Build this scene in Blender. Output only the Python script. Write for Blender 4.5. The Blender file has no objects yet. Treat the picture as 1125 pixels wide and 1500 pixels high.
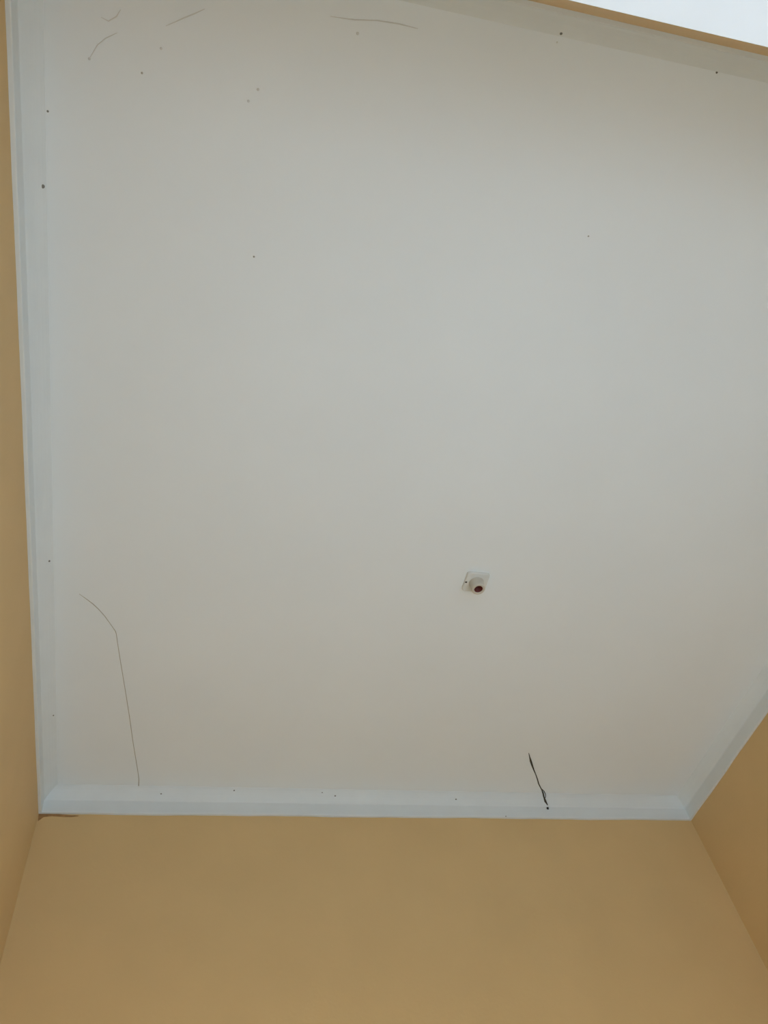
import bpy, bmesh, math, random
from mathutils import Vector, Matrix

random.seed(7)
scn = bpy.context.scene
C = scn.collection

# ------------------------------------------------------------------ camera
F_PX = 1140.47
CAM = Vector((0.0, 0.0, 1.25))
RIGHT = Vector((0.96752655, -0.21402280, -0.13448653))
UP = Vector((-0.10087955, -0.81478996, 0.57091212))
FWD = Vector((0.23176648, 0.53880569, 0.80992143))
cd = bpy.data.cameras.new('camera')
cd.sensor_fit = 'VERTICAL'
cd.sensor_height = 24.0
cd.lens = F_PX / 1500.0 * 24.0
cd.clip_start = 0.02
cam = bpy.data.objects.new('camera', cd)
C.objects.link(cam)
m = Matrix((RIGHT, UP, -FWD)).transposed().to_4x4()
m.translation = CAM
cam.matrix_world = m
scn.camera = cam

# ------------------------------------------------------------------ light
scn.view_settings.view_transform = 'Standard'
scn.view_settings.look = 'None'
scn.view_settings.gamma = 1.0
scn.view_settings.use_curve_mapping = False
scn.view_settings.exposure = 0.36
scn.cycles.max_bounces = 16
scn.cycles.diffuse_bounces = 10

world = bpy.data.worlds.new('sky')
scn.world = world
world.use_nodes = True
nt = world.node_tree
bg = nt.nodes['Background']
sky = nt.nodes.new('ShaderNodeTexSky')
sky.sky_type = 'NISHITA'
sky.sun_disc = False
sky.sun_elevation = math.radians(42)
sky.sun_rotation = math.radians(165)
sky.air_density = 1.0
sky.dust_density = 2.5
nt.links.new(sky.outputs[0], bg.inputs[0])
bg.inputs[1].default_value = 0.30

sd = bpy.data.lights.new('sun', 'SUN')
sd.energy = 4.0
sd.angle = math.radians(1.0)
sd.color = (0.68, 0.89, 1.0)
sun = bpy.data.objects.new('sun', sd)
C.objects.link(sun)
sun.location = (2, -6, 8)
sun.rotation_euler = Vector((-0.22, 0.78, -0.58)).to_track_quat('-Z', 'Y').to_euler()


# ------------------------------------------------------------------ materials
def mat(name, col, rough=0.6, vary=0.0, scale=6.0, bump=0.0, bscale=120.0, metal=0.0, spec=0.3):
    mt = bpy.data.materials.new(name)
    mt.use_nodes = True
    t = mt.node_tree
    b = t.nodes['Principled BSDF']
    b.inputs['Roughness'].default_value = rough
    b.inputs['Metallic'].default_value = metal
    b.inputs['Specular IOR Level'].default_value = spec
    tc = t.nodes.new('ShaderNodeTexCoord')
    if vary:
        n = t.nodes.new('ShaderNodeTexNoise')
        n.inputs['Scale'].default_value = scale
        n.inputs['Detail'].default_value = 5
        t.links.new(tc.outputs['Object'], n.inputs['Vector'])
        r = t.nodes.new('ShaderNodeValToRGB')
        r.color_ramp.elements[0].position = 0.3
        r.color_ramp.elements[1].position = 0.7
        r.color_ramp.elements[0].color = tuple(c * (1 - vary) for c in col) + (1,)
        r.color_ramp.elements[1].color = tuple(min(1, c * (1 + vary)) for c in col) + (1,)
        t.links.new(n.outputs['Fac'], r.inputs['Fac'])
        t.links.new(r.outputs['Color'], b.inputs['Base Color'])
    else:
        b.inputs['Base Color'].default_value = tuple(col) + (1,)
    if bump:
        n2 = t.nodes.new('ShaderNodeTexNoise')
        n2.inputs['Scale'].default_value = bscale
        n2.inputs['Detail'].default_value = 4
        t.links.new(tc.outputs['Object'], n2.inputs['Vector'])
        bp = t.nodes.new('ShaderNodeBump')
        bp.inputs['Strength'].default_value = bump
        bp.inputs['Distance'].default_value = 0.004
        t.links.new(n2.outputs['Fac'], bp.inputs['Height'])
        t.links.new(bp.outputs['Normal'], b.inputs['Normal'])
    return mt


M_CEIL = mat('white_ceiling_paint', (0.755, 0.815, 0.85), 0.7, 0.012, 3.0, 0.04, 60)
M_TRIM = mat('blue_white_gloss_paint', (0.68, 0.74, 0.765), 0.45, 0.02, 9.0, 0.05, 40)
M_WALL = mat('apricot_wall_paint', (0.63, 0.45, 0.22), 0.65, 0.03, 4.0, 0.10, 90)
M_PORCH = mat('white_porch_paint', (0.80, 0.82, 0.83), 0.6, 0.02, 5.0, 0.04, 60)
M_FLOOR = mat("white_floor_tile", (0.70, 0.73, 0.74), 0.35, 0.03, 3.0)
M_GROUND = mat("pale_concrete_yard", (0.45, 0.46, 0.46), 0.9, 0.10, 2.0)
M_IVORY = mat('ivory_plastic', (0.66, 0.68, 0.66), 0.4, 0.02, 40)
M_BODY = mat('shaded_ivory_plastic', (0.56, 0.54, 0.475), 0.45, 0.03, 40)  # yellowed ivory, darkened to paint in the shaded side of the socket
M_RUST = mat('red_brown_socket_lining', (0.12, 0.016, 0.010), 0.5)
M_BLACK = mat('knot_and_hole_dark', (0.03, 0.028, 0.022), 0.9)  # black of the wire knot; also paints the shade inside the screw hole
M_WIRE = mat('dark_brown_wire', (0.055, 0.05, 0.036), 0.8, 0.3, 90)
M_HAIR = mat('grey_crack', (0.40, 0.395, 0.36), 0.9)
M_FAINT = mat('faint_grey_mark', (0.62, 0.64, 0.64), 0.9)
M_NAIL = mat('dull_nail_head', (0.20, 0.20, 0.18), 0.6)
M_BROWN = mat('brown_gap_shade', (0.34, 0.19, 0.075), 0.8, 0.2, 60)  # colour of the shadow crack under the cornice

M_GLASS = bpy.data.materials.new('added_window_glass')
M_GLASS.use_nodes = True
_t = M_GLASS.node_tree
_t.nodes.remove(_t.nodes['Principled BSDF'])
_tr, _gl, _mx, _fr = (_t.nodes.new('ShaderNode' + k) for k in ('BsdfTransparent', 'BsdfGlossy', 'MixShader', 'Fresnel'))
_gl.inputs['Roughness'].default_value = 0.02
_t.links.new(_fr.outputs[0], _mx.inputs[0])
_t.links.new(_tr.outputs[0], _mx.inputs[1])
_t.links.new(_gl.outputs[0], _mx.inputs[2])
_t.links.new(_mx.outputs[0], _t.nodes['Material Output'].inputs[0])


# ------------------------------------------------------------------ helpers
def link(name, bm, material, parent=None, smooth=False):
    bmesh.ops.recalc_face_normals(bm, faces=bm.faces)
    me = bpy.data.meshes.new(name)
    bm.to_mesh(me)
    bm.free()
    for mm in (material if isinstance(material, (list, tuple)) else [material]):
        me.materials.append(mm)
    if smooth:
        for p in me.polygons:
            p.use_smooth = True
    o = bpy.data.objects.new(name, me)
    C.objects.link(o)
    if parent is not None:
        o.parent = parent
        o.matrix_parent_inverse = parent.matrix_world.inverted()
    return o


def struct(o, label, cat):
    o['kind'] = 'structure'
    o['label'] = label
    o['category'] = cat
    return o


def tag(o, label, cat, group=None):
    o['label'] = label
    o['category'] = cat
    if group:
        o['group'] = group
    return o


def prism(bm, pts, z0, z1):
    lo = [bm.verts.new((p[0], p[1], z0)) for p in pts]
    hi = [bm.verts.new((p[0], p[1], z1)) for p in pts]
    n = len(pts)
    bm.faces.new(lo)
    bm.faces.new(hi)
    for i in range(n):
        j = (i + 1) % n
        bm.faces.new((lo[i], lo[j], hi[j], hi[i]))


def lathe(bm, prof, seg=40, mat_of=None):
    """prof: list of (r, z); revolved about the z axis, closed if r=0 at the ends."""
    rings = []
    for r, z in prof:
        if r < 1e-6:
            rings.append([bm.verts.new((0, 0, z))])
        else:
            rings.append([bm.verts.new((r * math.cos(2 * math.pi * k / seg), r * math.sin(2 * math.pi * k / seg), z)) for k in range(seg)])
    for i in range(len(rings) - 1):
        a, b = rings[i], rings[i + 1]
        for k in range(seg):
            k2 = (k + 1) % seg
            if len(a) == 1 and len(b) == 1:
                continue
            if len(a) == 1:
                f = bm.faces.new((a[0], b[k], b[k2]))
            elif len(b) == 1:
                f = bm.faces.new((a[k], a[k2], b[0]))
            else:
                f = bm.faces.new((a[k], a[k2], b[k2], b[k]))
            if mat_of:
                f.material_index = mat_of(i)


def tube(bm, pts, radii, seg=8):
    pts = [Vector(p) for p in pts]
    rings = []
    for i, p in enumerate(pts):
        d = (pts[min(i + 1, len(pts) - 1)] - pts[max(i - 1, 0)]).normalized()
        a = d.cross(Vector((0, 0, 1)))
        if a.length < 1e-4:
            a = Vector((1, 0, 0))
        a.normalize()
        b = d.cross(a).normalized()
        r = radii[i] if isinstance(radii, (list, tuple)) else radii
        rings.append([bm.verts.new(p + (a * math.cos(2 * math.pi * k / seg) + b * math.sin(2 * math.pi * k / seg)) * r) for k in range(seg)])
    for i in range(len(rings) - 1):
        for k in range(seg):
            k2 = (k + 1) % seg
            bm.faces.new((rings[i][k], rings[i][k2], rings[i + 1][k2], rings[i + 1][k]))
    bm.faces.new(rings[0])
    bm.faces.new(rings[-1])


def ray(px, py):
    return RIGHT * ((px - 562.5) / F_PX) + UP * ((750 - py) / F_PX) + FWD


# ------------------------------------------------------------------ the room
H = 1.83                         # ceiling above the lens
ZC = CAM.z + H                   # ceiling height above the floor, 3.08 m
XL, XR, YB = -0.426, 2.146, 2.553
YF0, SF = -0.0571, -0.030        # front wall: y = YF0 + SF * (x - 0.6), slightly out of square


def yf(x):
    return YF0 + SF * (x - 0.6)


ROOM = [(XL, yf(XL)), (XL, YB), (XR, YB), (XR, yf(XR))]     # left-front, left-back, right-back, right-front
T = 0.15
Z_HEAD = CAM.z + 1.265           # underside of the lintel over the opening
OX0, OX1 = -0.26, 1.98           # the opening to the porch


def on_ceiling(px, py, below=0.0):
    d = ray(px, py)
    return CAM + d * ((H - below) / d.z)


bm = bmesh.new()
prism(bm, [(XL - T, yf(XL) - T), (XL - T, YB + T), (XR + T, YB + T), (XR + T, yf(XR) - T)], ZC, ZC + 0.10)
ceiling = struct(link('ceiling', bm, M_CEIL), 'plain white ceiling carrying the empty bulb holder, with a hairline crack', 'ceiling')

bm = bmesh.new()
prism(bm, [(XL - T, yf(XL) - T), (XL - T, YB + T), (XR + T, YB + T), (XR + T, yf(XR) - T)], -0.10, 0.0)
struct(link('floor', bm, M_FLOOR), 'pale cement screed floor of the small room', 'floor')

bm = bmesh.new()
prism(bm, [(XL - T, yf(XL)), (XL - T, YB), (XL, YB), (XL, yf(XL))], 0.0, ZC)
wall_left = struct(link('wall_left', bm, M_WALL), 'apricot painted wall beside the bent hairline crack, under the stepped cornice', 'wall')
bm = bmesh.new()
prism(bm, [(XL - T, YB), (XL - T, YB + T), (XR + T, YB + T), (XR + T, YB)], 0.0, ZC)
wall_back = struct(link('wall_back', bm, M_WALL), 'broad apricot painted end wall below the cornice that the dark wire touches', 'wall')
bm = bmesh.new()
WY0, WY1, WZ0, WZ1 = 0.20, 1.40, 0.95, 2.20      # unseen window opening, added to brighten the left wall
for y0, y1, z0, z1 in ((yf(XR), WY0, 0.0, ZC), (WY1, YB, 0.0, ZC), (WY0, WY1, 0.0, WZ0), (WY0, WY1, WZ1, ZC)):
    prism(bm, [(XR, y0), (XR, y1), (XR + T, y1), (XR + T, y0)], z0, z1)
struct(link('wall_right', bm, M_WALL), 'apricot painted wall under the cornice that slants away from the dark wire', 'wall')


window = bpy.data.objects.new('added_window_1', None)
window.location = (XR + T / 2, (WY0 + WY1) / 2, WZ0)
C.objects.link(window)
bpy.context.view_layer.update()
struct(window, 'unseen white framed clear glass window added in the apricot wall to let in daylight', 'window')
bm = bmesh.new()
for y0, y1, z0, z1 in ((WY0, WY0 + .045, WZ0, WZ1), (WY1 - .045, WY1, WZ0, WZ1), (WY0 + .045, WY1 - .045, WZ0, WZ0 + .045), (WY0 + .045, WY1 - .045, WZ1 - .045, WZ1)):
    prism(bm, [(XR + .05, y0), (XR + .05, y1), (XR + .10, y1), (XR + .10, y0)], z0, z1)
link('added_window_frame', bm, M_TRIM, window)
ym = (WY0 + WY1) / 2
bm = bmesh.new()
prism(bm, [(XR + .052, ym - .02), (XR + .052, ym + .02), (XR + .098, ym + .02), (XR + .098, ym - .02)], WZ0 + .045, WZ1 - .045)
link('added_mullion', bm, M_TRIM, window)
for y0, y1 in ((WY0 + .045, ym - .02), (ym + .02, WY1 - .045)):
    bm = bmesh.new()
    prism(bm, [(XR + .073, y0), (XR + .073, y1), (XR + .077, y1), (XR + .077, y0)], WZ0 + .045, WZ1 - .045)
    link('added_pane', bm, M_GLASS, window)


def front_piece(bm, x0, x1, z0, z1):
    prism(bm, [(x0, yf(x0)), (x1, yf(x1)), (x1, yf(x1) - T), (x0, yf(x0) - T)], z0, z1)


bm = bmesh.new()
front_piece(bm, XL - T, OX0, 0.0, Z_HEAD)
front_piece(bm, OX1, XR + T, 0.0, Z_HEAD)
front_piece(bm, XL - T, XR + T, Z_HEAD, ZC)
wall_front = struct(link('wall_front', bm, M_WALL), 'apricot wall strip over the wide porch opening', 'wall')

# porch: a lower white ceiling that starts flush with the lintel's room face
PD = 1.35
bm = bmesh.new()
prism(bm, [(OX0, yf(OX0)), (OX1, yf(OX1)), (OX1, yf(OX1) - T), (OX0, yf(OX0) - T)], Z_HEAD - 0.012, Z_HEAD)
soffit = link('lintel_soffit', bm, M_PORCH, wall_front)
soffit['label'] = 'white painted lintel underside'
bm = bmesh.new()
prism(bm, [(-2.2, yf(-2.2) - T), (3.9, yf(3.9) - T), (3.9, yf(3.9) - T - PD), (-2.2, yf(-2.2) - T - PD)], Z_HEAD - 0.012, Z_HEAD + 0.12)
struct(link('ceiling_porch', bm, M_PORCH), 'bright daylit white porch ceiling beyond the apricot lintel strip', 'ceiling')
bm = bmesh.new()
prism(bm, [(-2.2, yf(-2.2) - T), (3.9, yf(3.9) - T), (3.9, yf(3.9) - T - PD), (-2.2, yf(-2.2) - T - PD)], -0.10, 0.0)  # unseen floor, added so daylight bounces into the room
struct(link('added_porch_floor', bm, M_FLOOR), 'unseen pale cement porch floor added outside the room to bounce daylight', 'floor')
bm = bmesh.new()
prism(bm, [(-30, -40), (30, -40), (30, 30), (-30, 30)], -0.35, -0.10)  # unseen yard, added to throw daylight up through the opening
struct(link('ground', bm, M_GROUND), 'unseen pale sandy ground added around the house to bounce daylight', 'ground')

# ------------------------------------------------------------------ cornice
# (out from the wall, down from the ceiling): lip, upright fascia, cove running out on the ceiling
PROF = [(0.0, 0.088), (0.0080, 0.088), (0.0094, 0.0874), (0.0100, 0.0860), (0.0098, 0.0800), (0.0092, 0.0560), (0.0092, 0.0400),
        (0.0100, 0.0372), (0.0125, 0.0345), (0.0140, 0.0325), (0.0180, 0.0265), (0.0245, 0.0180), (0.0320, 0.0105), (0.0390, 0.0052), (0.0440, 0.0022), (0.0460, 0.0012), (0.0462, 0.0), (0.0, 0.0)]


def offset_corner(i, s):
    """corner i of the room moved inward by s from both walls that meet there"""
    n = len(ROOM)
    p0, p1, p2 = Vector(ROOM[i - 1]), Vector(ROOM[i]), Vector(ROOM[(i + 1) % n])
    d1, d2 = (p1 - p0).normalized(), (p2 - p1).normalized()
    n1, n2 = Vector((d1.y, -d1.x)), Vector((d2.y, -d2.x))     # inward for this clockwise outline
    a, b = p1 + n1 * s, p1 + n2 * s
    den = d1.x * d2.y - d1.y * d2.x
    t = ((b.x - a.x) * d2.y - (b.y - a.y) * d2.x) / den
    return a + d1 * t


def wobble(k, L, seed):
    x = k * L
    return (0.0010 * math.sin(x * 7.3 + seed) + 0.0008 * math.sin(x * 17.9 + 2 * seed) + 0.0005 * math.sin(x * 41 + 3 * seed))


trims = []
TL = ['bluish white stepped cornice along the side wall, close beside the bent hairline crack',
      'bluish white cornice along the end wall with the dark wire touching it',
      'bluish white cornice along the wall that slants away from the dark wire',
      'bluish white cornice along the lintel beside the bright porch ceiling']
for i in range(4):
    j = (i + 1) % 4
    bm = bmesh.new()
    N = 60
    L = (Vector(ROOM[j]) - Vector(ROOM[i])).length
    rows = []
    for k in range(N + 1):
        row = []
        for q, (s, t) in enumerate(PROF):
            a, b = offset_corner(i, s), offset_corner(j, s)
            p = a.lerp(b, k / N)
            dz = wobble(k / N, L, i + 1.3) * min(1, min(k, N - k) / 4) if q <= 4 else 0.0
            row.append(bm.verts.new((p.x, p.y, ZC - t + dz)))
        rows.append(row)
    n = len(PROF)
    for k in range(N):
        for q in range(n):
            q2 = (q + 1) % n
            bm.faces.new((rows[k][q], rows[k][q2], rows[k + 1][q2], rows[k + 1][q]))
    bm.faces.new(rows[0])
    bm.faces.new(rows[-1])
    o = link('trim_%d' % (i + 1), bm, M_TRIM)
    struct(o, TL[i], 'cornice')
    trims.append(o)


def on_trim(side, px, py):
    """where the pixel's ray meets the cornice of that side (profile segments only)"""
    d = ray(px, py)
    best = None
    for (s0, t0), (s1, t1) in zip(PROF[:16], PROF[1:17]):
        for k in range(21):
            u = k / 20
            s, t = s0 + (s1 - s0) * u, t0 + (t1 - t0) * u
            lam = (H - t) / d.z
            p = CAM + d * lam
            if side == 0:
                e = p.x - (XL + s)
            elif side == 1:
                e = (YB - s) - p.y
            elif side == 2:
                e = (XR - s) - p.x
            else:
                e = p.y - (yf(p.x) + s)
            if best is None or abs(e) < best[0]:
                best = (abs(e), p)
    return best[1]


# nail heads on the cornice
def disc(name, p, r, material, parent, h=0.0012):
    bm = bmesh.new()
    lathe(bm, [(0, -h), (r * 0.7, -h), (r, -h * 0.3), (r, h), (0, h)], 12)
    for v in bm.verts:
        v.co += p
    return link(name, bm, material, parent, True)


for side, pts in ((0, [(62.5, 273, .0042), (72, 822, .0030), (78, 1048, .0026), (70, 163, .0022)]),
                  (1, [(236, 1163, .0028), (343, 1158, .0028), (491, 1166, .0034), (668, 1171, .0034), (741, 1196, .0026), (472, 1161, .0022)]),
                  (3, [(822, 49, .0030), (1050, 106, .0026)])):
    for x, y, r in pts:
        disc('nail', on_trim(side, x, y), r, M_NAIL, trims[side])

# specks and faint marks on the ceiling board
for x, y, r, mt in ((372, 376, .0024, M_HAIR), (862, 346, .0022, M_HAIR), (364, 148, .0026, M_FAINT), (131, 86, .0028, M_FAINT),
                    (208, 107, .0022, M_HAIR), (236, 71, .0026, M_FAINT), (524, 49, .0030, M_FAINT), (378, 131, .0030, M_FAINT), (816, 62, .0020, M_FAINT)):
    disc('speck', on_ceiling(x, y), r, mt, ceiling)
for pts in ([(300, 13), (285, 20), (268, 27), (243, 38)], [(177, 14), (171, 24), (159, 31), (148, 25)], [(172, 48), (155, 56), (143, 66), (132, 84)],
            [(484, 24), (520, 29), (552, 30), (585, 35), (612, 42)]):
    bm = bmesh.new()
    tube(bm, [on_ceiling(*p) for p in pts], [0.0006] + [0.0012] * (len(pts) - 2) + [0.0006], 6)
    link('hairline_mark', bm, M_FAINT, ceiling)

# bent hairline crack, running from the open ceiling to the end-wall cornice
pts = [(116, 870), (126, 877), (136, 884.5), (145, 893), (153, 902), (161, 913), (169, 924.5), (170.5, 929), (172, 940), (175, 960), (180, 990), (185, 1020), (190, 1052),
       (195, 1088), (199, 1112), (202.5, 1133), (203.5, 1142), (203, 1154)]
rad = [.0006, .0011, .0016, .0013, .0012, .0011, .0014, .0011, .0010, .0011, .0011, .0011, .0012, .0012, .0011, .0012, .0015, .0020]
bm = bmesh.new()
tube(bm, [on_ceiling(*p) for p in pts], rad, 6)
crack = link('crack', bm, M_HAIR, ceiling)
crack['label'] = 'thin grey hairline crack with a sharp bend'

# dark twisted wire lying on the ceiling and over the cornice
def wire_pt(x, y):
    p = on_ceiling(x, y)
    return p if p.y < YB - 0.047 else on_trim(1, x, y)


wire = bpy.data.objects.new('wire', None)
wire.empty_display_size = 0.03
wire.location = on_ceiling(776, 1108)
C.objects.link(wire)
bpy.context.view_layer.update()
tag(wire, 'short dark twisted wire scrap on the white ceiling reaching onto the end-wall cornice', 'wire')
pts = [(774.5, 1103), (776, 1109), (777.5, 1115), (779.5, 1121), (782, 1128), (785, 1135), (787.5, 1142), (789, 1148), (791.5, 1153), (794, 1157.5), (795.5, 1162), (796.5, 1167), (799, 1173), (802, 1179.5)]
rad = [.0010, .0022, .0040, .0034, .0024, .0019, .0022, .0024, .0020, .0022, .0034, .0030, .0034, .0020]
bm = bmesh.new()
tube(bm, [wire_pt(*p) for p in pts], rad, 8)
link('strand', bm, M_WIRE, wire, True)
pts = [(794, 1156), (797, 1159), (799.3, 1164), (799, 1168), (796.8, 1170), (798, 1174), (801, 1178)]
bm = bmesh.new()
tube(bm, [wire_pt(*p) for p in pts], [.0012, .0018, .0016, .0016, .0016, .0022, .0014], 8)
link('twist', bm, M_WIRE, wire, True)
disc('knot', wire_pt(802.3, 1184.5), 0.0048, M_BLACK, wire, 0.004)

# brown sliver painting the shadow crack under the cornice in the back corner
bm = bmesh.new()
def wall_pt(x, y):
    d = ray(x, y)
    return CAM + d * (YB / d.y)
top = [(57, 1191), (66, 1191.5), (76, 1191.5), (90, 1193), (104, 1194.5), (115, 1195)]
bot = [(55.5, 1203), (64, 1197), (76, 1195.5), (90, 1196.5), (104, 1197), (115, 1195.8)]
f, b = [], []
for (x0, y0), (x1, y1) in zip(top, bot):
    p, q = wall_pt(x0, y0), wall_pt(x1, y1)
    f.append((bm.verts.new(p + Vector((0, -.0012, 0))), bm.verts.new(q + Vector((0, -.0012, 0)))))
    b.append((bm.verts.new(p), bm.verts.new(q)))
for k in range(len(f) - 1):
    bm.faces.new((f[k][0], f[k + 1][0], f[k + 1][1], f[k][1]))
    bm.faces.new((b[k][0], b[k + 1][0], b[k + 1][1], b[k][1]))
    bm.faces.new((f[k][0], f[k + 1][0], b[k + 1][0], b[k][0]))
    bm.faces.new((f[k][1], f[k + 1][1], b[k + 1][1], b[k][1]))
link('gap_shade_line', bm, M_BROWN, wall_back)

# ------------------------------------------------------------------ lamp holder
LC = Vector((0.8725, 1.4420, ZC))
lamp = bpy.data.objects.new('lamp_holder', None)
lamp.empty_display_size = 0.05
lamp.location = LC
C.objects.link(lamp)
bpy.context.view_layer.update()
tag(lamp, 'empty ivory bulb holder with square base on the white ceiling', 'lamp holder')

bm = bmesh.new()                       # square base, rounded corners, softened rim
HS, RC = 0.0375, 0.009
def rsq(hs, rc, z):
    out = []
    for cx, cy, a0 in ((1, 1, 0), (-1, 1, 90), (-1, -1, 180), (1, -1, 270)):
        for k in range(7):
            a = math.radians(a0 + 15 * k)
            out.append(bm.verts.new((cx * (hs - rc) + rc * math.cos(a), cy * (hs - rc) + rc * math.sin(a), z)))
    return out
lv = [rsq(HS, RC, 0.0), rsq(HS, RC, -0.0065), rsq(HS - 0.0008, RC, -0.0085), rsq(HS - 0.0028, RC - .002, -0.0095)]
for a, b_ in zip(lv[:-1], lv[1:]):
    for k in range(len(a)):
        k2 = (k + 1) % len(a)
        bm.faces.new((a[k], a[k2], b_[k2], b_[k]))
bm.faces.new(lv[0])
bm.faces.new(lv[-1])
for v in bm.verts:
    v.co += LC
link('base_plate', bm, M_IVORY, lamp)

bm = bmesh.new()                       # straight collar that takes the bulb, open downwards
lathe(bm, [(0.0, -0.0080), (0.0240, -0.0080), (0.0240, -0.0110), (0.0230, -0.0130), (0.0222, -0.0180), (0.0216, -0.0360), (0.0211, -0.0405), (0.0198, -0.0418),
           (0.0150, -0.0415), (0.0138, -0.0405), (0.0134, -0.0380), (0.0132, -0.0125), (0.0, -0.0125)], 48)
for v in bm.verts:
    v.co += LC
body = link('socket_body', bm, M_BODY, lamp, True)
bm = bmesh.new()                       # dark red-brown lining of the mouth, with its contact tongue
lathe(bm, [(0.0, -0.0128), (0.0131, -0.0128), (0.0131, -0.0395), (0.0124, -0.0395), (0.0124, -0.0145), (0.0, -0.0145)], 40)
for v in bm.verts:
    v.co += LC
lining = link('socket_lining', bm, M_RUST, body, True)
lining['label'] = 'dark red-brown inside of the socket'
sp = on_ceiling(682.9, 852.8, 0.0095)
disc('screw_hole', sp, 0.0033, M_BLACK, lamp, 0.0008)  # dark disc painting the shade inside the hole
